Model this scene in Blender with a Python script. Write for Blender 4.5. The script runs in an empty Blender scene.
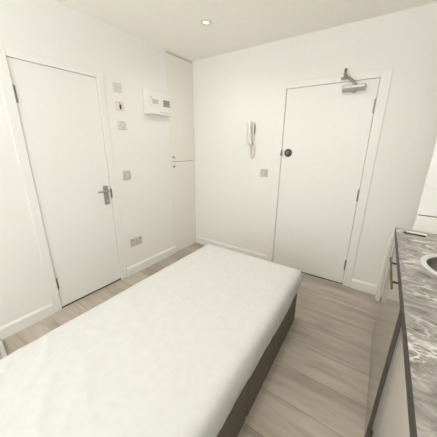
import bpy, bmesh, math, random
from mathutils import Vector, Matrix, noise
random.seed(7)
scene = bpy.context.scene
COL = scene.collection
PI = math.pi

# ------------------------------------------------------------------ materials
def mat(name, color, rough=0.6, metal=0.0, spec=0.5, bump=0.0, bscale=60.0, var=0.0, vscale=8.0, coat=0.0):
    m = bpy.data.materials.new(name); m.use_nodes = True
    nt = m.node_tree; b = nt.nodes['Principled BSDF']
    b.inputs['Base Color'].default_value = (*color, 1)
    b.inputs['Roughness'].default_value = rough
    b.inputs['Metallic'].default_value = metal
    b.inputs['Specular IOR Level'].default_value = spec
    b.inputs['Coat Weight'].default_value = coat
    tc = nt.nodes.new('ShaderNodeTexCoord')
    if bump:
        n = nt.nodes.new('ShaderNodeTexNoise'); n.inputs['Scale'].default_value = bscale
        n.inputs['Detail'].default_value = 4
        bp = nt.nodes.new('ShaderNodeBump'); bp.inputs['Strength'].default_value = bump
        bp.inputs['Distance'].default_value = 0.004
        nt.links.new(tc.outputs['Object'], n.inputs['Vector'])
        nt.links.new(n.outputs['Fac'], bp.inputs['Height'])
        nt.links.new(bp.outputs['Normal'], b.inputs['Normal'])
    if var:
        n = nt.nodes.new('ShaderNodeTexNoise'); n.inputs['Scale'].default_value = vscale
        n.inputs['Detail'].default_value = 5
        r = nt.nodes.new('ShaderNodeMix'); r.data_type = 'RGBA'
        r.inputs['A'].default_value = (*[c*(1-var) for c in color], 1)
        r.inputs['B'].default_value = (*[min(1, c*(1+var)) for c in color], 1)
        nt.links.new(tc.outputs['Object'], n.inputs['Vector'])
        nt.links.new(n.outputs['Fac'], r.inputs['Factor'])
        nt.links.new(r.outputs['Result'], b.inputs['Base Color'])
    return m

def emis(name, color, strength):
    m = bpy.data.materials.new(name); m.use_nodes = True
    b = m.node_tree.nodes['Principled BSDF']
    b.inputs['Base Color'].default_value = (*color, 1)
    b.inputs['Emission Color'].default_value = (*color, 1)
    b.inputs['Emission Strength'].default_value = strength
    return m

WALL = mat('wall_paint', (.845, .838, .80), .75, spec=.2, bump=.04, bscale=180)
WALLB = WALL
CEIL = mat('ceiling_paint', (.925, .905, .845), .85, spec=.15, bump=.03, bscale=150)
GLOSSW = mat('white_gloss_woodwork', (.845, .838, .80), .38, spec=.4, bump=.02, bscale=30)
DOORW = mat('white_painted_door', (.845, .838, .80), .42, spec=.35, bump=.02, bscale=25)
CUPB = mat('cream_painted_board', (.84, .82, .765), .5, spec=.3)
PLASTIC = mat('white_plastic', (.80, .79, .74), .35)
PLASTICD = mat('off_white_plastic', (.68, .66, .58), .4)
PINKP = mat('pinkish_white_plastic', (.76, .70, .66), .4)
GREYP = mat('grey_plastic', (.28, .28, .26), .4)
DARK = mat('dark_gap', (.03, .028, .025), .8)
STEEL = mat('brushed_steel', (.46, .44, .40), .32, metal=1.0, bump=.03, bscale=200)
NICKEL = mat('satin_nickel', (.27, .25, .22), .38, metal=.9)
ARM = mat('grey_arm_metal', (.20, .19, .165), .4, metal=.5)
PLATEM = mat('satin_handle_metal', (.42, .40, .36), .4, metal=.6)
SATIN = mat('silver_painted_metal', (.50, .48, .44), .35, metal=.6)
BRASS = mat('aged_brass', (.20, .145, .075), .35, metal=.85)
BOWL = mat('sink_steel', (.42, .41, .39), .28, metal=1.0, bump=.03, bscale=150)
RIM = mat('polished_rim', (.85, .84, .81), .22, metal=.75)
FABRIC = mat('charcoal_divan_fabric', (.17, .148, .122), .9, spec=.2, bump=.5, bscale=350, var=.2, vscale=120)
FRONT = mat('grey_gloss_front', (.33, .30, .265), .24, spec=.6, coat=.4)
FRONTW = mat('pale_gloss_front', (.66, .63, .57), .2, spec=.5, coat=.2)
EDGE = mat('brown_laminate_edge', (.055, .047, .04), .5)
CARC = mat('carcass_board', (.55, .52, .48), .6)
TALLW = mat('white_gloss_unit', (.86, .86, .85), .3)
TALLC = mat('cream_gloss_unit', (.84, .82, .77), .35)
BLACK = mat('black_plastic', (.03, .03, .028), .4)
RED = mat('red_plastic', (.45, .06, .04), .35)
LED = emis('lamp_glow', (1, .97, .92), 1.3)

def floor_material():
    m = bpy.data.materials.new('grey_oak_laminate'); m.use_nodes = True
    nt = m.node_tree; L = nt.links; b = nt.nodes['Principled BSDF']
    tc = nt.nodes.new('ShaderNodeTexCoord')
    br = nt.nodes.new('ShaderNodeTexBrick')
    br.inputs['Scale'].default_value = 1.0
    br.inputs['Brick Width'].default_value = 2.1
    br.inputs['Row Height'].default_value = 0.236
    br.inputs['Mortar Size'].default_value = 0.0013
    br.inputs['Mortar Smooth'].default_value = 0.3
    br.inputs['Color1'].default_value = (0, 0, 0, 1); br.inputs['Color2'].default_value = (1, 1, 1, 1)
    br.inputs['Mortar'].default_value = (.5, .5, .5, 1)
    br.offset = 0.37
    mp = nt.nodes.new('ShaderNodeMapping'); mp.inputs['Location'].default_value = (.93, .85, 0)
    L.new(tc.outputs['Object'], mp.inputs['Vector']); L.new(mp.outputs['Vector'], br.inputs['Vector'])
    # grain, stretched along the plank, shifted plank by plank
    off = nt.nodes.new('ShaderNodeVectorMath'); off.operation = 'MULTIPLY_ADD'
    off.inputs[1].default_value = (7.3, 3.1, 5.7)
    L.new(br.outputs['Color'], off.inputs[0]); L.new(tc.outputs['Object'], off.inputs[2])
    mg = nt.nodes.new('ShaderNodeMapping'); mg.inputs['Scale'].default_value = (1.1, 9, 1)
    L.new(off.outputs['Vector'], mg.inputs['Vector'])
    n1 = nt.nodes.new('ShaderNodeTexNoise'); n1.inputs['Scale'].default_value = 2.2
    n1.inputs['Detail'].default_value = 7; n1.inputs['Roughness'].default_value = .6
    n1.inputs['Distortion'].default_value = .6
    L.new(mg.outputs['Vector'], n1.inputs['Vector'])
    n2 = nt.nodes.new('ShaderNodeTexNoise'); n2.inputs['Scale'].default_value = 1.6
    n2.inputs['Detail'].default_value = 3
    mg2 = nt.nodes.new('ShaderNodeMapping'); mg2.inputs['Scale'].default_value = (1, 3, 1)
    L.new(off.outputs['Vector'], mg2.inputs['Vector']); L.new(mg2.outputs['Vector'], n2.inputs['Vector'])
    ramp = nt.nodes.new('ShaderNodeValToRGB')
    ramp.color_ramp.elements[0].position = .34; ramp.color_ramp.elements[0].color = (.33, .282, .234, 1)
    ramp.color_ramp.elements[1].position = .64; ramp.color_ramp.elements[1].color = (.535, .473, .405, 1)
    e = ramp.color_ramp.elements.new(.5); e.color = (.465, .406, .345, 1)
    mixf = nt.nodes.new('ShaderNodeMix'); mixf.data_type = 'FLOAT'; mixf.inputs['Factor'].default_value = .42
    L.new(n1.outputs['Fac'], mixf.inputs['A']); L.new(n2.outputs['Fac'], mixf.inputs['B'])
    L.new(mixf.outputs['Result'], ramp.inputs['Fac'])
    # plank to plank tone
    tone = nt.nodes.new('ShaderNodeMix'); tone.data_type = 'RGBA'; tone.blend_type = 'MULTIPLY'
    tone.inputs['Factor'].default_value = 1
    tr = nt.nodes.new('ShaderNodeValToRGB')
    tr.color_ramp.elements[0].color = (.90, .90, .90, 1); tr.color_ramp.elements[1].color = (1.07, 1.07, 1.06, 1)
    L.new(br.outputs['Color'], tr.inputs['Fac'])
    L.new(ramp.outputs['Color'], tone.inputs['A']); L.new(tr.outputs['Color'], tone.inputs['B'])
    seam = nt.nodes.new('ShaderNodeMix'); seam.data_type = 'RGBA'
    seam.inputs['B'].default_value = (.17, .14, .115, 1)
    L.new(br.outputs['Fac'], seam.inputs['Factor']); L.new(tone.outputs['Result'], seam.inputs['A'])
    L.new(seam.outputs['Result'], b.inputs['Base Color'])
    b.inputs['Roughness'].default_value = .48; b.inputs['Specular IOR Level'].default_value = .35
    bp = nt.nodes.new('ShaderNodeBump'); bp.inputs['Strength'].default_value = .15; bp.inputs['Distance'].default_value = .002
    L.new(n1.outputs['Fac'], bp.inputs['Height']); L.new(bp.outputs['Normal'], b.inputs['Normal'])
    return m

def marble_material():
    m = bpy.data.materials.new('grey_marble_laminate'); m.use_nodes = True
    nt = m.node_tree; L = nt.links; b = nt.nodes['Principled BSDF']
    tc = nt.nodes.new('ShaderNodeTexCoord')
    rot = nt.nodes.new('ShaderNodeMapping'); rot.inputs['Rotation'].default_value = (0, 0, .5)
    rot.inputs['Scale'].default_value = (.8, 1.5, 1)
    L.new(tc.outputs['Object'], rot.inputs['Vector'])
    base = nt.nodes.new('ShaderNodeTexNoise'); base.inputs['Scale'].default_value = 13
    base.inputs['Detail'].default_value = 8; base.inputs['Roughness'].default_value = .72
    base.inputs['Distortion'].default_value = 1.1
    L.new(rot.outputs['Vector'], base.inputs['Vector'])
    r1 = nt.nodes.new('ShaderNodeValToRGB')
    r1.color_ramp.elements[0].position = .32; r1.color_ramp.elements[0].color = (.075, .066, .058, 1)
    r1.color_ramp.elements[1].position = .66; r1.color_ramp.elements[1].color = (.43, .40, .365, 1)
    L.new(base.outputs['Fac'], r1.inputs['Fac'])
    col = r1.outputs['Color']
    for sc, wid, amt, dist in ((4.2, .028, .85, 1.5), (9.0, .03, .6, 1.2)):
        v = nt.nodes.new('ShaderNodeTexNoise'); v.inputs['Scale'].default_value = sc
        v.inputs['Detail'].default_value = 6; v.inputs['Distortion'].default_value = dist
        L.new(rot.outputs['Vector'], v.inputs['Vector'])
        s = nt.nodes.new('ShaderNodeMath'); s.operation = 'SUBTRACT'; s.inputs[1].default_value = .5
        a = nt.nodes.new('ShaderNodeMath'); a.operation = 'ABSOLUTE'
        mr = nt.nodes.new('ShaderNodeMapRange'); mr.inputs['From Min'].default_value = 0
        mr.inputs['From Max'].default_value = wid; mr.inputs['To Min'].default_value = amt; mr.inputs['To Max'].default_value = 0
        L.new(v.outputs['Fac'], s.inputs[0]); L.new(s.outputs[0], a.inputs[0]); L.new(a.outputs[0], mr.inputs['Value'])
        mk = nt.nodes.new('ShaderNodeTexNoise'); mk.inputs['Scale'].default_value = 5
        L.new(tc.outputs['Object'], mk.inputs['Vector'])
        mm = nt.nodes.new('ShaderNodeMapRange'); mm.inputs['From Min'].default_value = .38; mm.inputs['From Max'].default_value = .55
        L.new(mk.outputs['Fac'], mm.inputs['Value'])
        mu = nt.nodes.new('ShaderNodeMath'); mu.operation = 'MULTIPLY'
        L.new(mr.outputs['Result'], mu.inputs[0]); L.new(mm.outputs['Result'], mu.inputs[1])
        mx = nt.nodes.new('ShaderNodeMix'); mx.data_type = 'RGBA'; mx.inputs['B'].default_value = (.82, .79, .74, 1)
        L.new(col, mx.inputs['A']); L.new(mu.outputs[0], mx.inputs['Factor'])
        col = mx.outputs['Result']
    L.new(col, b.inputs['Base Color'])
    b.inputs['Roughness'].default_value = .33; b.inputs['Specular IOR Level'].default_value = .4
    return m

def mattress_material():
    m = bpy.data.materials.new('white_mattress_ticking'); m.use_nodes = True
    nt = m.node_tree; L = nt.links; b = nt.nodes['Principled BSDF']
    tc = nt.nodes.new('ShaderNodeTexCoord')
    v = nt.nodes.new('ShaderNodeTexVoronoi'); v.inputs['Scale'].default_value = 26
    L.new(tc.outputs['Object'], v.inputs['Vector'])
    mx = nt.nodes.new('ShaderNodeMix'); mx.data_type = 'RGBA'
    mx.inputs['A'].default_value = (.615, .62, .60, 1); mx.inputs['B'].default_value = (.65, .655, .64, 1)
    L.new(v.outputs['Distance'], mx.inputs['Factor']); L.new(mx.outputs['Result'], b.inputs['Base Color'])
    n = nt.nodes.new('ShaderNodeTexNoise'); n.inputs['Scale'].default_value = 14; n.inputs['Detail'].default_value = 5
    L.new(tc.outputs['Object'], n.inputs['Vector'])
    bp = nt.nodes.new('ShaderNodeBump'); bp.inputs['Strength'].default_value = .25; bp.inputs['Distance'].default_value = .006
    L.new(n.outputs['Fac'], bp.inputs['Height']); L.new(bp.outputs['Normal'], b.inputs['Normal'])
    b.inputs['Roughness'].default_value = .85; b.inputs['Specular IOR Level'].default_value = .15
    return m

FLOORM = floor_material(); MARBLE = marble_material(); TICK = mattress_material()

# ------------------------------------------------------------------ mesh helpers
def link(name, bm, m, parent=None, smooth=False):
    me = bpy.data.meshes.new(name)
    bmesh.ops.recalc_face_normals(bm, faces=bm.faces[:])
    bm.to_mesh(me); bm.free()
    o = bpy.data.objects.new(name, me); COL.objects.link(o)
    for mm in (m if isinstance(m, (list, tuple)) else [m]): me.materials.append(mm)
    if smooth:
        for p in me.polygons: p.use_smooth = True
    if parent is not None:
        o.parent = parent
        o.matrix_parent_inverse = parent.matrix_basis.inverted()
    return o

def add_box(bm, lo, hi, bevel=0.0, seg=2, mtx=None, mi=0):
    lo = Vector(lo); hi = Vector(hi)
    t = bmesh.new()
    bmesh.ops.create_cube(t, size=1)
    for v in t.verts:
        v.co = Vector([(lo[i]+hi[i])/2 + v.co[i]*(hi[i]-lo[i]) for i in range(3)])
    if bevel:
        bmesh.ops.bevel(t, geom=t.edges[:], offset=bevel, segments=seg, profile=.5, affect='EDGES')
    if mtx is not None: bmesh.ops.transform(t, matrix=mtx, verts=t.verts)
    for f in t.faces: f.material_index = mi
    merge(bm, t)

def merge(bm, t):
    me = bpy.data.meshes.new('tmp'); t.to_mesh(me); t.free()
    bm.from_mesh(me); bpy.data.meshes.remove(me)

def add_tube(bm, pts, r, seg=12, caps=True):
    pts = [Vector(p) for p in pts]
    rings = []
    prev = None
    for i, p in enumerate(pts):
        if i == 0: d = pts[1]-pts[0]
        elif i == len(pts)-1: d = pts[-1]-pts[-2]
        else: d = (pts[i+1]-pts[i]).normalized() + (pts[i]-pts[i-1]).normalized()
        d.normalize()
        a = prev if prev is not None else (Vector((0, 0, 1)) if abs(d.z) < .9 else Vector((1, 0, 0)))
        u = (a - d*a.dot(d)).normalized(); prev = u; w = d.cross(u)
        rr = r[i] if isinstance(r, (list, tuple)) else r
        rings.append([bm.verts.new(p + u*rr*math.cos(2*PI*k/seg) + w*rr*math.sin(2*PI*k/seg)) for k in range(seg)])
    for a, b in zip(rings, rings[1:]):
        for k in range(seg):
            bm.faces.new((a[k], a[(k+1) % seg], b[(k+1) % seg], b[k]))
    if caps:
        bm.faces.new(rings[0][::-1]); bm.faces.new(rings[-1])

def add_lathe(bm, center, axis, prof, seg=32, close=False):
    """prof: list of (radius, distance along axis)"""
    axis = Vector(axis).normalized()
    a = Vector((0, 0, 1)) if abs(axis.z) < .9 else Vector((1, 0, 0))
    u = (a - axis*a.dot(axis)).normalized(); w = axis.cross(u); c = Vector(center)
    rings = []
    for r, d in prof:
        if r < 1e-6: rings.append([bm.verts.new(c + axis*d)])
        else: rings.append([bm.verts.new(c + axis*d + u*r*math.cos(2*PI*k/seg) + w*r*math.sin(2*PI*k/seg)) for k in range(seg)])
    pairs = list(zip(rings, rings[1:]))
    if close: pairs.append((rings[-1], rings[0]))
    for p, q in pairs:
        for k in range(seg):
            k2 = (k+1) % seg
            if len(p) == 1 and len(q) == 1: continue
            if len(p) == 1: bm.faces.new((p[0], q[k2], q[k]))
            elif len(q) == 1: bm.faces.new((p[k], p[k2], q[0]))
            else: bm.faces.new((p[k], p[k2], q[k2], q[k]))

def box(name, lo, hi, m, parent=None, bevel=0.0, seg=2, smooth=False):
    bm = bmesh.new(); add_box(bm, lo, hi, bevel, seg)
    return link(name, bm, m, parent, smooth)

def lathe(name, c, ax, prof, m, parent=None, seg=32, close=False):
    bm = bmesh.new(); add_lathe(bm, c, ax, prof, seg, close)
    o = link(name, bm, m, parent, True)
    return o

def tag(o, label, cat, group=None, kind=None):
    o['label'] = label; o['category'] = cat
    if group: o['group'] = group
    if kind: o['kind'] = kind
    return o

def empty(name, loc, label, cat, group=None, kind=None):
    o = bpy.data.objects.new(name, None); COL.objects.link(o)
    o.location = loc; o.empty_display_size = .05
    bpy.context.view_layer.update()
    return tag(o, label, cat, group, kind)

# ------------------------------------------------------------------ dimensions
H = 2.44; XR = 2.94; YF = -4.6
D1 = (-1.921, -1.303); D1H = 1.990            # left door opening along y
D2 = (1.244, 2.046); D2H = 1.990              # entrance door along x
CY0, CY1 = -.452, -.004                       # meter cupboard along y

# ------------------------------------------------------------------ room shell
tag(box('floor', (-.02, YF-.02, -.08), (XR+.02, .02, 0), FLOORM), 'grey-brown oak laminate plank floor', 'floor', kind='structure')
tag(box('ceiling', (-.2, YF-.2, H), (XR+.2, .2, H+.1), CEIL), 'plain cream painted ceiling', 'ceiling', kind='structure')

def wall_slab(name, along, t0, t1, z1, holes, face, depth, back, m, label):
    """along 'x' or 'y'; face = coordinate of the visible plane, the recess goes to depth, solid behind that to back"""
    bm = bmesh.new()
    def b(u0, u1, z0, zz, n0, n1):
        if u1-u0 < 1e-5 or zz-z0 < 1e-5: return
        lo, hi = min(n0, n1), max(n0, n1)
        if along == 'y': add_box(bm, (lo, u0, z0), (hi, u1, zz))
        else: add_box(bm, (u0, lo, z0), (u1, hi, zz))
    us = t0
    for (h0, h1, z0, zz) in sorted(holes):
        b(us, h0, 0, z1, face, depth)
        b(h0, h1, 0, z0, face, depth); b(h0, h1, zz, z1, face, depth)
        us = h1
    b(us, t1, 0, z1, face, depth)
    if back is not None: b(t0, t1, 0, z1, depth, back)
    return tag(link(name, bm, m), label, 'wall', kind='structure')

wall_slab('wall_left', 'y', YF, 0, H, [(D1[0], D1[1], 0, D1H+.004), (CY0, CY1, .012, H-.012)], 0, -.07, -.16, WALL, 'white wall on the left with the inner door and sockets')
wall_slab('wall_back', 'x', -.16, XR+.16, H, [(D2[0], D2[1], 0, D2H+.004)], 0, .07, .16, WALLB, 'white end wall with the entrance door')
wall_slab('wall_right', 'y', YF, 0, H, [(-4.35, -3.30, .95, 2.2)], XR, XR+.16, None, WALL, 'white wall behind the kitchen worktop')
# unseen wall behind the camera, with a window added to light the room
wall_slab('wall_front', 'x', -.16, XR+.16, H, [(.55, 2.25, .85, 2.2)], YF, YF-.16, None, WALL, 'white wall with the added window behind the camera')
wn = empty('added_window', (1.4, YF-.08, .85), 'added white framed window behind the camera, unseen', 'window', kind='structure')
bm = bmesh.new()
for a in ((.55, .61), (1.37, 1.43), (2.19, 2.25)): add_box(bm, (a[0], YF-.1, .85), (a[1], YF-.05, 2.2), .004)
add_box(bm, (.55, YF-.1, .85), (2.25, YF-.05, .91), .004); add_box(bm, (.55, YF-.1, 2.14), (2.25, YF-.05, 2.2), .004)
link('window_frame', bm, PLASTIC, wn)
gm = bpy.data.materials.new('window_glass'); gm.use_nodes = True
nt = gm.node_tree; nt.nodes.remove(nt.nodes['Principled BSDF'])
tr = nt.nodes.new('ShaderNodeBsdfTransparent'); gl = nt.nodes.new('ShaderNodeBsdfGlossy'); gl.inputs['Roughness'].default_value = .02
mx = nt.nodes.new('ShaderNodeMixShader'); mx.inputs[0].default_value = .06
nt.links.new(tr.outputs[0], mx.inputs[1]); nt.links.new(gl.outputs[0], mx.inputs[2])
nt.links.new(mx.outputs[0], nt.nodes['Material Output'].inputs['Surface'])
box('glass_pane', (.6, YF-.078, .9), (2.2, YF-.072, 2.15), gm, wn)
w2 = empty('window_2', (XR+.08, -3.825, .95), 'white framed side window behind the camera', 'window', kind='structure')
bm = bmesh.new()
for a in (-4.35, -3.36): add_box(bm, (XR+.05, a, .95), (XR+.1, a+.06, 2.2), .004)
for z in (.95, 2.14): add_box(bm, (XR+.05, -4.35, z), (XR+.1, -3.30, z+.06), .004)
link('window_frame', bm, PLASTIC, w2)
box('glass_pane', (XR+.072, -4.30, 1.0), (XR+.078, -3.35, 2.15), gm, w2)

# skirting boards with a sloped top edge
def skirting(name, segs, label):
    bm = bmesh.new()
    for (p, q, n) in segs:
        p = Vector((*p, 0)); q = Vector((*q, 0)); n = Vector((*n, 0))
        prof = [(0, 0), (.015, 0), (.015, .088), (.006, .104), (0, .104)]
        A = [bm.verts.new(p + n*a + Vector((0, 0, z))) for a, z in prof]
        B = [bm.verts.new(q + n*a + Vector((0, 0, z))) for a, z in prof]
        for i in range(5): bm.faces.new((A[i], A[(i+1) % 5], B[(i+1) % 5], B[i]))
        bm.faces.new(A[::-1]); bm.faces.new(B)
    return tag(link(name, bm, GLOSSW), label, 'skirting board', kind='structure')
skirting('baseboard_left', [((0, YF+.02), (0, D1[0]-.066), (1, 0)), ((0, D1[1]+.062), (0, CY0), (1, 0))], 'white skirting board along the left wall')
skirting('baseboard_back', [((.0, 0), (D2[0]-.088, 0), (0, -1)), ((D2[1]+.08, 0), (2.44, 0), (0, -1))], 'white skirting board along the end wall')

# architraves
def architrave(name, along, a0, a1, ztop, w0, w1, wt, label):
    bm = bmesh.new(); t = .010
    def b(u0, u1, z0, z1):
        if along == 'y': add_box(bm, (0, u0, z0), (t, u1, z1), .003)
        else: add_box(bm, (u0, -t, z0), (u1, 0, z1), .003)
    b(a0-w0, a0-.001, 0, ztop+wt); b(a1+.001, a1+w1, 0, ztop+wt); b(a0-.001, a1+.001, ztop+.003, ztop+wt)
    return tag(link(name, bm, GLOSSW), label, 'door frame', kind='structure')
architrave('trim_1', 'y', D1[0], D1[1], D1H, .066, .060, .062, 'white architrave round the inner door on the left wall')
architrave('trim_2', 'x', D2[0], D2[1], D2H, .086, .078, .064, 'white architrave round the entrance door')

# ------------------------------------------------------------------ inner door (left wall)
d1 = tag(box('door_1', (-.044, D1[0]+.003, .018), (-.002, D1[1]-.003, D1H+.0015), DOORW, bevel=.0015), 'plain white flush inner door on the left wall', 'door', kind='structure')
box('under_door_shade', (-.069, D1[0]+.003, 0), (-.012, D1[1]-.003, .0165), DARK, d1)  # dark box standing in for the shade in the gap under the leaf
def hinge_y(y, z, L):
    bm = bmesh.new()
    add_tube(bm, [(.004, y, z-L/2), (.004, y, z+L/2)], .0065, 10)
    for k in (-.5, -.17, .17, .5): add_tube(bm, [(.004, y, z+k*L-.002), (.004, y, z+k*L+.002)], .0075, 10)
    add_box(bm, (-.002, y-.012, z-L/2), (.0015, y+.012, z+L/2))
    return link('hinge', bm, NICKEL, d1)
hinge_y(D1[0]+.002, 1.768, .11); hinge_y(D1[0]+.002, .262, .10)
hp = box('handle_plate', (-.002, -1.381, .872), (.008, -1.333, 1.056), PLATEM, d1, bevel=.003, smooth=False)
bm = bmesh.new()
add_lathe(bm, (.006, -1.357, 1.008), (1, 0, 0), [(.0, 0), (.016, 0), (.016, .008), (.010, .012), (.010, .04), (0, .042)], 20)
add_tube(bm, [(.045, -1.352, 1.008), (.047, -1.38, 1.010), (.046, -1.42, 1.009), (.042, -1.452, 1.006)], [.0095, .009, .0085, .008], 12)
link('handle_lever', bm, STEEL, hp, True)
lathe('thumb_turn', (.008, -1.357, .915), (1, 0, 0), [(0, 0), (.013, 0), (.013, .006), (.007, .009), (.007, .018), (0, .018)], STEEL, hp, 20)
# latch keep on the frame
lk = box('latch_keep', (.0005, D1[1]-.007, .93), (.013, D1[1]+.006, 1.02), NICKEL, d1, bevel=.002)

# ------------------------------------------------------------------ entrance door (end wall)
d2 = tag(box('door_2', (D2[0]+.003, .002, .013), (D2[1]-.003, .046, D2H+.0015), DOORW, bevel=.0015), 'plain white flush entrance door with overhead closer', 'door', kind='structure')
box('under_door_shade', (D2[0]+.003, .012, 0), (D2[1]-.003, .069, .0115), DARK, d2)  # shade beneath the entrance door, built as a dark filler
def hinge_x(x, z, L):
    bm = bmesh.new()
    add_tube(bm, [(x, -.004, z-L/2), (x, -.004, z+L/2)], .0065, 10)
    for k in (-.5, -.17, .17, .5): add_tube(bm, [(x, -.004, z+k*L-.002), (x, -.004, z+k*L+.002)], .0075, 10)
    add_box(bm, (x-.012, -.0015, z-L/2), (x+.012, .002, z+L/2))
    return link('hinge', bm, NICKEL, d2)
for z in (1.775, .985, .235): hinge_x(D2[1]-.002, z, .11)
# closer: body on the door, arm to the frame
cl = box('closer_body', (1.768, -.046, 1.906), (1.952, .002, 1.953), SATIN, d2, bevel=.006)
box('cover_strip', (1.772, -.0475, 1.905), (1.948, -.0455, 1.931), GREYP, cl, bevel=.0008)
bm = bmesh.new()
add_lathe(bm, (1.862, -.024, 1.953), (0, 0, 1), [(0, 0), (.016, 0), (.016, .012), (.009, .016), (.009, .026), (0, .026)], 18)
add_lathe(bm, (1.862, -.024, 1.906), (0, 0, -1), [(0, 0), (.014, 0), (.012, .012), (0, .013)], 18)
link('closer_spindle', bm, SATIN, cl, True)
bm = bmesh.new()
add_box(bm, (1.745, -.020, 2.006), (1.815, -.0138, 2.030), .002)
add_lathe(bm, (1.778, -.016, 2.018), (0, -1, 0), [(0, 0), (.011, 0), (.011, .02), (0, .022)], 16)
link('closer_bracket', bm, NICKEL, cl)
bm = bmesh.new()
# forearm from spindle out to the knee, then back to the bracket
add_box(bm, (-.011, -.004, 0), (.011, .004, .115), .002, mtx=Matrix.Translation((1.862, -.026, 1.974)) @ Matrix.Rotation(math.radians(-52), 4, 'Y') )
add_box(bm, (-.009, -.004, 0), (.009, .004, .075), .002, mtx=Matrix.Translation((1.777, -.034, 2.012)) @ Matrix.Rotation(math.radians(-1), 4, 'Y'))
add_lathe(bm, (1.777, -.04, 2.046), (0, 1, 0), [(0, 0), (.013, 0), (.013, .022), (0, .022)], 16)
add_tube(bm, [(1.776, -.034, 2.07), (1.776, -.034, 2.09)], .010, 12)
link('closer_arm', bm, ARM, cl)
# round escutcheon with a lighter turn piece
dc = lathe('lock_rose', (1.318, .002, 1.366), (0, -1, 0), [(0, 0), (.041, 0), (.041, .008), (.037, .012), (.030, .013), (.029, .010), (0, .010)], mat('dark_bronze', (.10, .095, .085), .45, metal=.5), d2, 36)
bm = bmesh.new()
add_lathe(bm, (1.312, -.008, 1.368), (0, -1, 0), [(0, 0), (.017, 0), (.015, .01), (0, .011)], 24)
add_box(bm, (-.005, -.012, -.020), (.005, 0, .020), .002, mtx=Matrix.Translation((1.318, -.016, 1.366)) @ Matrix.Rotation(.5, 4, 'Y'))
link('turn_knob', bm, mat('dull_knob_metal', (.30, .28, .25), .45, metal=.5), dc, False)
bm = bmesh.new()
add_tube(bm, [(1.336 + .010*math.cos(a), -.010, 1.372 + .013*math.sin(a)) for a in [k*2*PI/16 for k in range(17)]], .002, 6)
link('rose_ring', bm, bpy.data.materials['dull_knob_metal'], dc)
bm = bmesh.new(); add_box(bm, (1.238, -.018, 1.335), (1.252, .004, 1.395), .003)
add_box(bm, (1.232, -.020, 1.342), (1.240, -.012, 1.360), .002)
link('latch_keep', bm, GREYP, d2)

# ------------------------------------------------------------------ built-in cupboard in the left wall
cb = empty('wall_cupboard', (-.03, (CY0+CY1)/2, .012), 'tall cream two-door meter cupboard built into the left wall corner', 'cupboard')
bm = bmesh.new()
add_box(bm, (-.068, CY0+.001, .0125), (-.030, CY1-.001, H-.0125))
link('carcass', bm, DARK, cb)
lo = box('door', (-.030, CY0+.003, .016), (-.001, CY1-.003, 1.232), CUPB, cb, bevel=.0015)
up = box('door', (-.030, CY0+.003, 1.238), (-.001, CY1-.003, H-.022), CUPB, cb, bevel=.0015)
for d, z in ((up, 1.292), (lo, 1.180)):
    lathe('knob', (-.001, -.422, z), (1, 0, 0), [(0, 0), (.006, 0), (.006, .01), (.013, .014), (.0155, .020), (.012, .026), (0, .027)], PLATEM, d, 20)
for d, n in ((up, 1), (lo, 0)): d['label'] = 'upper door' if n else 'lower door'

# ------------------------------------------------------------------ plates and sockets on the left wall
def plate(name, yc, zc, w, h, label, cat, m=PLASTICD, d=.010):
    o = empty(name, (0, yc, zc), label, cat)
    box('face_plate', (-.002, yc-w/2, zc-h/2), (d, yc+w/2, zc+h/2), m, o, bevel=.003)
    return o
o = plate('blank_plate', -1.112, 1.951, .086, .078, 'square off-white blank wall plate, topmost of the column beside the inner door', 'wall plate')
for s in (-1, 1): lathe('screw', (.010, -1.112+s*.031, 1.951), (1, 0, 0), [(0, 0), (.004, 0), (.003, .0015), (0, .0015)], SATIN, o, 12)
o = plate('fused_switch', -1.104, 1.791, .086, .080, 'pinkish fused switch with dark rocker, middle of the column beside the inner door', 'switch', PINKP)
bm = bmesh.new(); add_box(bm, (.009, -1.112, 1.764), (.0165, -1.094, 1.806), .003)
link('rocker', bm, mat('dark_red_brown', (.10, .05, .04), .4), o)
lathe('neon_lamp', (.010, -1.105, 1.820), (1, 0, 0), [(0, 0), (.0055, 0), (.004, .003), (0, .003)], RED, o, 14)
o = plate('isolator_switch', -1.101, 1.620, .088, .078, 'off-white small plate with dark dots, lowest of three above socket height', 'switch')
for y, z in ((-1.101, 1.643), (-1.122, 1.622), (-1.080, 1.622), (-1.108, 1.602), (-1.090, 1.602)):
    lathe('pin_hole', (.010, y, z), (1, 0, 0), [(0, 0), (.0055 if z > 1.64 else .004, 0), (.004, .0012), (0, .0012)], BLACK if z > 1.64 else GREYP, o, 12)
o = plate('light_switch', -1.106, 1.132, .088, .092, 'grey square light switch on left wall near the door handle', 'switch', mat('grey_satin_plate', (.54, .53, .49), .4, metal=.15))
box('rocker', (.009, -1.118, 1.112), (.0145, -1.094, 1.152), PLASTICD, o, bevel=.002)
o = plate('double_socket', -1.073, .381, .150, .094, 'satin double power socket low on the left wall above skirting', 'socket', mat('satin_socket_plate', (.55, .53, .49), .4, metal=.1))
for s in (-1, 1):
    box('socket_face', (.009, -1.073+s*.037-.027, .352), (.0125, -1.073+s*.037+.027, .395), mat('socket_insert', (.60, .58, .53), .4), o, bevel=.0015)
    box('rocker', (.009, -1.073+s*.048-.009, .401), (.0145, -1.073+s*.048+.009, .418), GREYP, o, bevel=.002)
    bm = bmesh.new(); y = -1.073+s*.037
    add_box(bm, (.012, y-.003, .379), (.0132, y+.003, .389)); add_box(bm, (.012, y-.015, .361), (.0132, y-.008, .366)); add_box(bm, (.012, y+.008, .361), (.0132, y+.015, .366))
    link('pin_slots', bm, GREYP, o)

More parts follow.
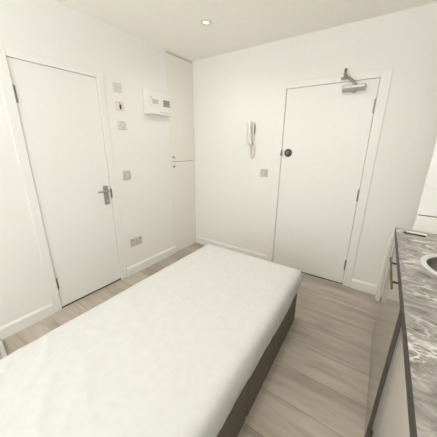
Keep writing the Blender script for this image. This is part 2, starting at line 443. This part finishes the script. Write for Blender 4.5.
# ------------------------------------------------------------------ alarm panel
ap = empty('alarm_panel', (0, -.655, 1.757), 'white alarm control panel with keypad high on the left wall', 'alarm panel')
A0, A1, Z0, Z1 = -.815, -.488, 1.757, 1.995
box('case', (-.002, A0, Z0+.035), (.066, A1, Z1), PLASTIC, ap, bevel=.006, seg=3)
box('lower_strip', (0, A0, Z0), (.075, A1, Z0+.050), PLASTIC, ap, bevel=.006, seg=3)
box('label_panel', (.0655, -.752, 1.858), (.0672, -.668, 1.902), mat('pale_grey_label', (.55, .54, .50), .5), ap)
lathe('indicator_light', (.066, -.766, 1.916), (1, 0, 0), [(0, 0), (.006, 0), (.005, .003), (0, .0035)], BLACK, ap, 14)
kp = box('keypad', (.0655, -.600, 1.842), (.0675, -.500, 1.912), mat('keypad_backing', (.42, .41, .38), .5), ap)
for i in range(3):
    for j in range(3):
        y = -.592+i*.031; z = 1.846+j*.022
        box('key', (.067, y, z), (.071, y+.024, z+.017), GREYP if j else mat('mid_grey_key', (.3, .29, .27), .5), kp, bevel=.001)
for k in range(5):
    y = -.655+k*.032
    box('button', (.0745, y, 1.776), (.0775, y+.014, 1.786), mat('warm_grey_button', (.45, .42, .38), .5), ap, bevel=.001)

# ------------------------------------------------------------------ entry phone on the end wall
ip = empty('entry_phone', (.86, 0, 1.30), 'white entry phone handset hanging on the wall left of the entrance door', 'intercom')
box('base_plate', (.812, -.020, 1.44), (.908, 0, 1.69), PINKP, ip, bevel=.006, seg=3)
bm = bmesh.new()
# handset: a curved bar with thick earpiece and mouthpiece
prof = []
for k in range(15):
    t = k/14; z = 1.70 - t*.25
    x = .858 + .018*t
    bow = .020*math.sin(PI*t)
    thick = .022 - .007*math.sin(PI*t)
    y = -.046 - bow*.6
    prof.append((x, y, z, thick, .024-.004*math.sin(PI*t)))
rings = []
for (x, y, z, ty, tx) in prof:
    rings.append([bm.verts.new((x + tx*math.copysign(abs(math.cos(a))**.6, math.cos(a)), y + ty*math.copysign(abs(math.sin(a))**.6, math.sin(a)), z)) for a in [2*PI*i/16 for i in range(16)]])
for a, b in zip(rings, rings[1:]):
    for i in range(16): bm.faces.new((a[i], a[(i+1) % 16], b[(i+1) % 16], b[i]))
bm.faces.new(rings[0]); bm.faces.new(rings[-1][::-1])
link('handset', bm, PLASTIC, ip, True)
box('call_button', (.862, -.024, 1.452), (.905, -.018, 1.466), GREYP, ip, bevel=.001)
box('speaker_slot', (.908, -.026, 1.565), (.9130, -.004, 1.655), GREYP, ip)
bm = bmesh.new()
pts = []
for k in range(41):
    t = k/40
    a = PI*t
    x = .895 + .026*math.cos(a+PI) ; z = 1.45 - .155*math.sin(a)**.8 if 0 < t < 1 else 1.44
    pts.append((x + .003*math.cos(k*1.9), -.016 + .003*math.sin(k*1.9), z))
add_tube(bm, pts, .009, 8)
link('cord', bm, PINKP, ip, True)
o = empty('light_switch', (1.054, 0, 1.133), 'grey square switch on the end wall beside the entrance door frame', 'switch')
box('face_plate', (1.010, -.010, 1.089), (1.098, 0, 1.177), bpy.data.materials['grey_satin_plate'], o, bevel=.003)
box('rocker', (1.042, -.0145, 1.113), (1.066, -.009, 1.153), PLASTICD, o, bevel=.002)

# ------------------------------------------------------------------ downlights
def downlight(x, y, label, energy):
    o = empty('ceiling_downlight', (x, y, H), label, 'ceiling light', 'recessed downlights')
    lathe('trim_ring', (x, y, H), (0, 0, -1), [(.028, -.002), (.028, .006), (.034, .008), (.044, .005), (.046, 0)], mat('downlight_ring', (.66, .64, .59), .5), o, 32)
    lathe('diffuser', (x, y, H), (0, 0, -1), [(0, .002), (.028, .002)], LED, o, 32)
    ld = bpy.data.lights.new('downlight_lamp', 'SPOT'); ld.energy = energy; ld.spot_size = math.radians(165); ld.spot_blend = 1
    ld.shadow_soft_size = .05; ld.color = (1, .955, .89)
    lo = bpy.data.objects.new('downlight_lamp', ld); COL.objects.link(lo); lo.location = (0, 0, -.03)
    lo.parent = o
    return o
E_A, E_B, E_C, E_F, E_S, E_G, E_H = 15, 4, 31, 41, 30, 260, 30
downlight(.738, -.693, 'small round recessed downlight glowing in the cream ceiling near the corner', E_A)
downlight(.75, -2.35, 'small round recessed downlight in the ceiling above the mattress, out of frame', E_B)
downlight(1.75, -1.15, 'small round recessed downlight added in the ceiling near the worktop, out of frame', E_C)  # unseen lamp, placed to light the left wall and kitchen floor

# ------------------------------------------------------------------ bed
ROT = math.radians(1.0)
bed_o = Vector((.842, -.826))
def bedpt(a, b, z):
    """a across from the left edge, b along from the far end"""
    ca, sa = math.cos(ROT), math.sin(ROT)
    return Vector((bed_o.x + a*ca + b*sa, bed_o.y + a*sa*0.0 - b*ca, z))
ZT = .496; BL = 1.92
def bw(b): return .968

dv = empty('divan_base', (1.35, -1.75, 0), 'charcoal fabric divan bed base under the white mattress', 'bed base')
def prism(bm, corners, z0, z1, bev=.0, z0b=None):
    t = bmesh.new()
    A = [t.verts.new((c.x, c.y, z0)) for c in corners]; B = [t.verts.new((c.x, c.y, z1)) for c in corners]
    n = len(corners)
    t.faces.new(A[::-1]); t.faces.new(B)
    for i in range(n): t.faces.new((A[i], A[(i+1) % n], B[(i+1) % n], B[i]))
    if bev: bmesh.ops.bevel(t, geom=t.edges[:], offset=bev, segments=3, profile=.5, affect='EDGES')
    merge(bm, t)
ins = .038
bm = bmesh.new()
prism(bm, [bedpt(ins, .018, 0), bedpt(.946, .018, 0), bedpt(.955, .94, 0), bedpt(ins, .94, 0)], .0, .272, .012)
link('base_half', bm, FABRIC, dv)
bm = bmesh.new()
prism(bm, [bedpt(ins, .945, 0), bedpt(.955, .945, 0), bedpt(.965, BL-.02, 0), bedpt(ins, BL-.02, 0)], .0, .272, .012)
link('base_half', bm, FABRIC, dv)

mt = empty('mattress', (1.35, -1.75, .29), 'white single mattress on the charcoal divan in the room centre', 'mattress')
bm = bmesh.new()
NA, NB = 70, 130
RC, RE = .045, .066
def grid_pt(i, j):
    a = i/NA; b = j/NB
    # denser near the borders
    a = .5 - .5*math.cos(PI*a)*(.35) - (.5-a)*.65 if True else a
    b = .5 - .5*math.cos(PI*b)*(.35) - (.5-b)*.65
    a = min(1, max(0, a)); b = min(1, max(0, b))
    L = b*BL; W = bw(L); A = a*W
    # round the plan corners
    for ca, cb, sa_, sb_ in ((0, 0, 1, 1), (W, 0, -1, 1), (0, BL, 1, -1), (W, BL, -1, -1)):
        p = RC - sa_*(A-ca); q = RC - sb_*(L-cb)
        if p > 0 and q > 0:
            s = max(p, q)/math.hypot(p, q); p *= s; q *= s
            A = ca + sa_*(RC-p); L = cb + sb_*(RC-q)
    return A, L, W
def edge_dist(A, L, W):
    d = min(A, W-A, L, BL-L)
    for ca, cb, sa_, sb_ in ((0, 0, 1, 1), (W, 0, -1, 1), (0, BL, 1, -1), (W, BL, -1, -1)):
        p = RC - sa_*(A-ca); q = RC - sb_*(L-cb)
        if p > 0 and q > 0: d = min(d, RC - math.hypot(p, q))
    return max(0, d)
def fold(A, L):
    z = .004*noise.noise(Vector((A*3.0, L*2.2, 1.7))) + .0018*noise.noise(Vector((A*7, L*6, 4.1)))
    # soft creases towards the near left end
    k = max(0, min(1, (L-.75)/.6))
    s = noise.noise(Vector((A*2.0+L*1.1, L*5.5-A*3.2, 9.3)))
    k *= max(0, min(1, 1.25-1.5*A))
    z += .008*k*(max(0, .22-abs(s))/.22)**2
    s2 = noise.noise(Vector((A*4.5, L*3.0, 2.2)))
    z += .0035*(.1+.9*k)*(max(0, .25-abs(s2))/.25)**2
    return z
V = {}
for j in range(NB+1):
    for i in range(NA+1):
        A, L, W = grid_pt(i, j)
        d = edge_dist(A, L, W)
        z = ZT
        if d < RE: z -= RE*.72*(1 - math.sqrt(max(0, 1-((RE-d)/RE)**2)))
        fade = min(1, d/.05)
        z += fold(A, L)*fade
        V[i, j] = bm.verts.new(bedpt(A, L, z))
for j in range(NB):
    for i in range(NA):
        bm.faces.new((V[i, j], V[i+1, j], V[i+1, j+1], V[i, j+1]))
loop = [(i, 0) for i in range(NA)] + [(NA, j) for j in range(NB)] + [(i, NB) for i in range(NA, 0, -1)] + [(0, j) for j in range(NB, 0, -1)]
cen = bedpt(.48, .96, 0)
prev = [V[k] for k in loop]
top = [v.co.copy() for v in prev]
NS = 9
for s in range(1, NS+1):
    t = s/NS; row = []
    for idx, c in enumerate(top):
        i, j = loop[idx]
        A, L, W = grid_pt(i, j)
        out = Vector((c.x-cen.x, c.y-cen.y, 0))
        if i == NA: n = Vector((1, 0, 0))
        elif i == 0: n = Vector((-1, 0, 0))
        elif j == 0: n = Vector((0, 1, 0))
        else: n = Vector((0, -1, 0))
        # hem height: lower in the middle, pulled up at the far right corner
        hem = .288 + .009*noise.noise(Vector((A*6, L*6, 0))) + .004*noise.noise(Vector((A*22, L*22, 3)))
        pull = max(0, 1-L/.34)
        if i >= NA*.5: hem += .085*pull**1.3
        bulge = .010*math.sin(PI*t) - .014*t*t
        wr = .004*math.sin(PI*t)*noise.noise(Vector((c.x*11, c.y*11, t*2.0))) + .0035*t*noise.noise(Vector((c.x*26, c.y*26, t*1.5)))
        p = Vector((c.x, c.y, c.z + (hem-c.z)*t)) + n*(bulge+wr)
        row.append(bm.verts.new(p))
    m_ = len(row)
    for k in range(m_):
        bm.faces.new((prev[k], prev[(k+1) % m_], row[(k+1) % m_], row[k]))
    prev = row
bm.faces.new(prev)
link('mattress_body', bm, TICK, mt, True)
bm = bmesh.new()
pts = [bedpt(.016, .075 + k*(BL-.15)/60, ZT-.0200) for k in range(61)]
add_tube(bm, pts, .0025, 6, caps=False)
link('piping', bm, mat('white_piping', (.83, .82, .78), .8), mt, True)

# ------------------------------------------------------------------ kitchen run
WX0, WX1 = 2.337, 2.930; WE = -.645; WN = -3.2
wt = empty('kitchen_worktop', (2.63, -1.9, .862), 'grey marble-effect laminate kitchen worktop along the right wall', 'worktop')
SC = Vector((2.637, -1.20)); SR = .195
bm = bmesh.new()
NSEG = 64
def rect_pt(a, x0, x1, y0, y1):
    c, s = math.cos(a), math.sin(a)
    t = 1e9
    if c > 1e-9: t = min(t, (x1-SC.x)/c)
    if c < -1e-9: t = min(t, (x0-SC.x)/c)
    if s > 1e-9: t = min(t, (y1-SC.y)/s)
    if s < -1e-9: t = min(t, (y0-SC.y)/s)
    return (SC.x+c*t, SC.y+s*t)
angs = sorted(set([2*PI*k/NSEG for k in range(NSEG)] + [math.atan2(y-SC.y, x-SC.x) % (2*PI) for x in (WX0+.004, WX1) for y in (WE, WN)]))
lay = []
for z in (.900, .862):
    lay.append(([bm.verts.new((SC.x+SR*math.cos(a), SC.y+SR*math.sin(a), z)) for a in angs],
                [bm.verts.new((*rect_pt(a, WX0+.003, WX1, WN, WE), z)) for a in angs]))
n = len(angs)
(ti, to), (bi, bo) = lay
for k in range(n):
    q = (k+1) % n
    bm.faces.new((ti[k], ti[q], to[q], to[k])); bm.faces.new((bi[k], bo[k], bo[q], bi[q]))
    bm.faces.new((ti[k], bi[k], bi[q], ti[q])); bm.faces.new((to[k], to[q], bo[q], bo[k]))
link('slab', bm, MARBLE, wt)
box('edge_strip', (WX0, WN, .862), (WX0+.003, WE, .9003), EDGE, wt, bevel=.0006)['label'] = 'dark brown front edge'

sk = empty('sink', (SC.x, SC.y, .90), 'round stainless steel sink bowl set into the grey worktop', 'sink')
lathe('rim', (SC.x, SC.y, .9005), (0, 0, 1), [(.186, -.006), (.189, .003), (.195, .005), (.206, .004), (.213, 0.0)], RIM, sk, 64)
lathe('bowl', (SC.x, SC.y, .9005), (0, 0, 1), [(.188, -.002), (.184, -.03), (.176, -.11), (.150, -.145), (.10, -.155), (.04, -.158), (.0, -.158)], BOWL, sk, 64)
lathe('drain', (SC.x, SC.y, .745), (0, 0, 1), [(.0, .0), (.012, .0), (.018, .004), (.036, .004), (.040, .0)], RIM, sk, 32)

FX = 2.352
def carcass(bm, y0, y1, fx):
    add_box(bm, (fx+.019, y0, .10), (2.92, y0+.018, .861)); add_box(bm, (fx+.019, y1-.018, .10), (2.92, y1, .861))
    add_box(bm, (fx+.019, y0+.018, .10), (2.92, y1-.018, .118)); add_box(bm, (2.905, y0+.018, .118), (2.92, y1-.018, .861))
bc = empty('base_cabinet', (2.63, -1.09, 0), 'grey gloss kitchen base cabinet with bar handle at the far end', 'cabinet')
bm = bmesh.new(); carcass(bm, -1.520, -.665, FX); link('carcass', bm, CARC, bc)
box('plinth', (FX+.045, -1.520, 0), (FX+.060, -.665, .10), FRONT, bc)
dr = bmesh.new(); add_box(dr, (FX, -1.522, .012), (FX+.0185, -.662, .856), .0015)
dr = link('door', dr, FRONT, bc)
box('door_edge', (FX+.0005, -1.5275, .012), (FX+.018, -1.5222, .856), mat('taupe_edging', (.10, .085, .07), .5), dr)
bm = bmesh.new()
hx = 2.320; hz = .826
add_tube(bm, [(hx, -1.415, hz), (hx, -1.040, hz)], .0055, 12)
link('handle_bar', bm, BRASS, dr, True)
for y in (-1.345, -1.115):
    bm = bmesh.new(); add_tube(bm, [(hx+.004, y, hz), (FX, y, hz)], .0055, 10)
    link('handle_post', bm, EDGE, dr, True)
# white strip at the far end of the cabinet, hanging down below the worktop corner
bm = bmesh.new()
prof = []
N = 24
for k in range(N+1):
    t = k/N; z = .858 - t*.562
    w = .017
    if t < .12: w = .009 + .008*(t/.12)
    if t > .93: w = .017*math.sqrt(max(.03, 1-((t-.93)/.07)**2))
    prof.append((z, w))
rings = []
for z, w in prof:
    cx = 2.3465 - w*.98
    rings.append([bm.verts.new((cx + w*math.copysign(abs(math.cos(a))**.5, math.cos(a)), -.645 + .012*math.copysign(abs(math.sin(a))**.5, math.sin(a)), z)) for a in [2*PI*i/20 for i in range(20)]])
for a, b in zip(rings, rings[1:]):
    for i in range(20): bm.faces.new((a[i], a[(i+1) % 20], b[(i+1) % 20], b[i]))
bm.faces.new(rings[0]); bm.faces.new(rings[-1][::-1])
link('end_strip', bm, mat('off_white_trim', (.68, .66, .60), .4), bc, True)['label'] = 'narrow white end strip with rounded foot'

FX2 = 2.376
b2 = empty('base_cabinet', (2.63, -2.45, 0), 'pale gloss kitchen base unit nearest the camera under the worktop', 'cabinet')
bm = bmesh.new(); carcass(bm, -3.19, -1.545, FX2); link('carcass', bm, CARC, b2)
box('plinth', (FX2+.045, -3.19, 0), (FX2+.060, -1.545, .10), FRONTW, b2)
box('door', (FX2, -3.19, .012), (FX2+.0185, -1.540, .856), FRONTW, b2, bevel=.0015)

# thin white item lying at the far end of the worktop
it = empty('trim_strip', (2.45, -.72, .90), 'thin white strip with dark underside lying at the far worktop end', 'strip')
bm = bmesh.new(); add_box(bm, (-.058, -.009, .0002), (.050, .009, .008), .002, mtx=Matrix.Translation((2.437, -.748, .90)) @ Matrix.Rotation(-.10, 4, 'Z'))
link('underside', bm, BLACK, it)['label'] = 'dark underside'
bm = bmesh.new(); add_box(bm, (-.048, -.008, .0082), (.058, .014, .014), .002, mtx=Matrix.Translation((2.437, -.742, .90)) @ Matrix.Rotation(-.10, 4, 'Z'))
link('top_face', bm, TALLC, it)

# tall white unit past the end of the worktop
tu = empty('tall_panel', (2.69, -.61, 0), 'tall white panel standing beyond the far worktop end at the right edge', 'panel')
TX = 2.436
box('lower_panel', (TX, -.643, .02), (2.935, -.585, 1.006), TALLC, tu, bevel=.003)
box('joint_strip', (TX+.003, -.640, 1.006), (2.93, -.590, 1.011), BLACK, tu)
box('upper_panel', (TX, -.643, 1.011), (2.935, -.585, 2.12), TALLW, tu, bevel=.003)
box('foot_plinth', (TX+.003, -.64, 0), (2.93, -.59, .02), EDGE, tu)

# white rail on the floor at the left edge
rl = empty('floor_rail', (.12, -2.37, 0), 'white bar on the floor at the left edge beside the mattress', 'rail')
bm = bmesh.new(); add_box(bm, (-.15, -.012, 0), (.17, .012, .020), .004, mtx=Matrix.Translation((.175, -2.382, 0)) @ Matrix.Rotation(-.12, 4, 'Z'))
link('bar', bm, mat('white_enamel', (.50, .49, .46), .4), rl)

# ------------------------------------------------------------------ light
def daylight_or_fill(name, loc, rot, sx, sy, e, c=(.99, 1, 1.02)):
    ld = bpy.data.lights.new(name, 'AREA'); ld.shape = 'RECTANGLE'; ld.size = sx; ld.size_y = sy
    ld.energy = e; ld.color = c
    lo = bpy.data.objects.new(name, ld); COL.objects.link(lo); lo.location = loc; lo.rotation_euler = rot
daylight_or_fill('front_fill_light', (1.4, YF-.45, 1.55), (math.radians(92), 0, 0), 1.9, 1.4, E_F)  # added lamp shining in through the added front window
daylight_or_fill('side_daylight', (XR+.45, -3.83, 1.6), (math.radians(92), 0, math.radians(90)), 1.2, 1.4, E_S, (.92, 1, 1.1))
# added up-tilted lamps outside the windows, brightening the ceiling
daylight_or_fill('front_ceiling_fill', (1.4, YF-.6, .55), (math.radians(135), 0, 0), 2.2, .8, E_G)
daylight_or_fill('side_ceiling_fill', (XR+.6, -3.83, .6), (math.radians(135), 0, math.radians(90)), 1.4, .8, E_H)
w = bpy.data.worlds.new('sky'); scene.world = w; w.use_nodes = True
w.node_tree.nodes['Background'].inputs['Color'].default_value = (.9, .95, 1, 1)
w.node_tree.nodes['Background'].inputs['Strength'].default_value = .5

# ------------------------------------------------------------------ camera
cam = bpy.data.cameras.new('camera'); co = bpy.data.objects.new('camera', cam); COL.objects.link(co)
co.location = (2.19621, -2.61907, 1.43374)
co.rotation_euler = (math.radians(72.8958), math.radians(-.42645), math.radians(34.42226))
cam.sensor_width = 36; cam.lens = 36*236.24/437; cam.clip_start = .02
scene.camera = co
scene.view_settings.view_transform = 'Standard'; scene.view_settings.look = 'None'
scene.view_settings.gamma = 1; scene.view_settings.use_curve_mapping = False
scene.view_settings.exposure = -0.09
scene.cycles.max_bounces = 10; scene.cycles.diffuse_bounces = 7
scene.cycles.use_denoising = True
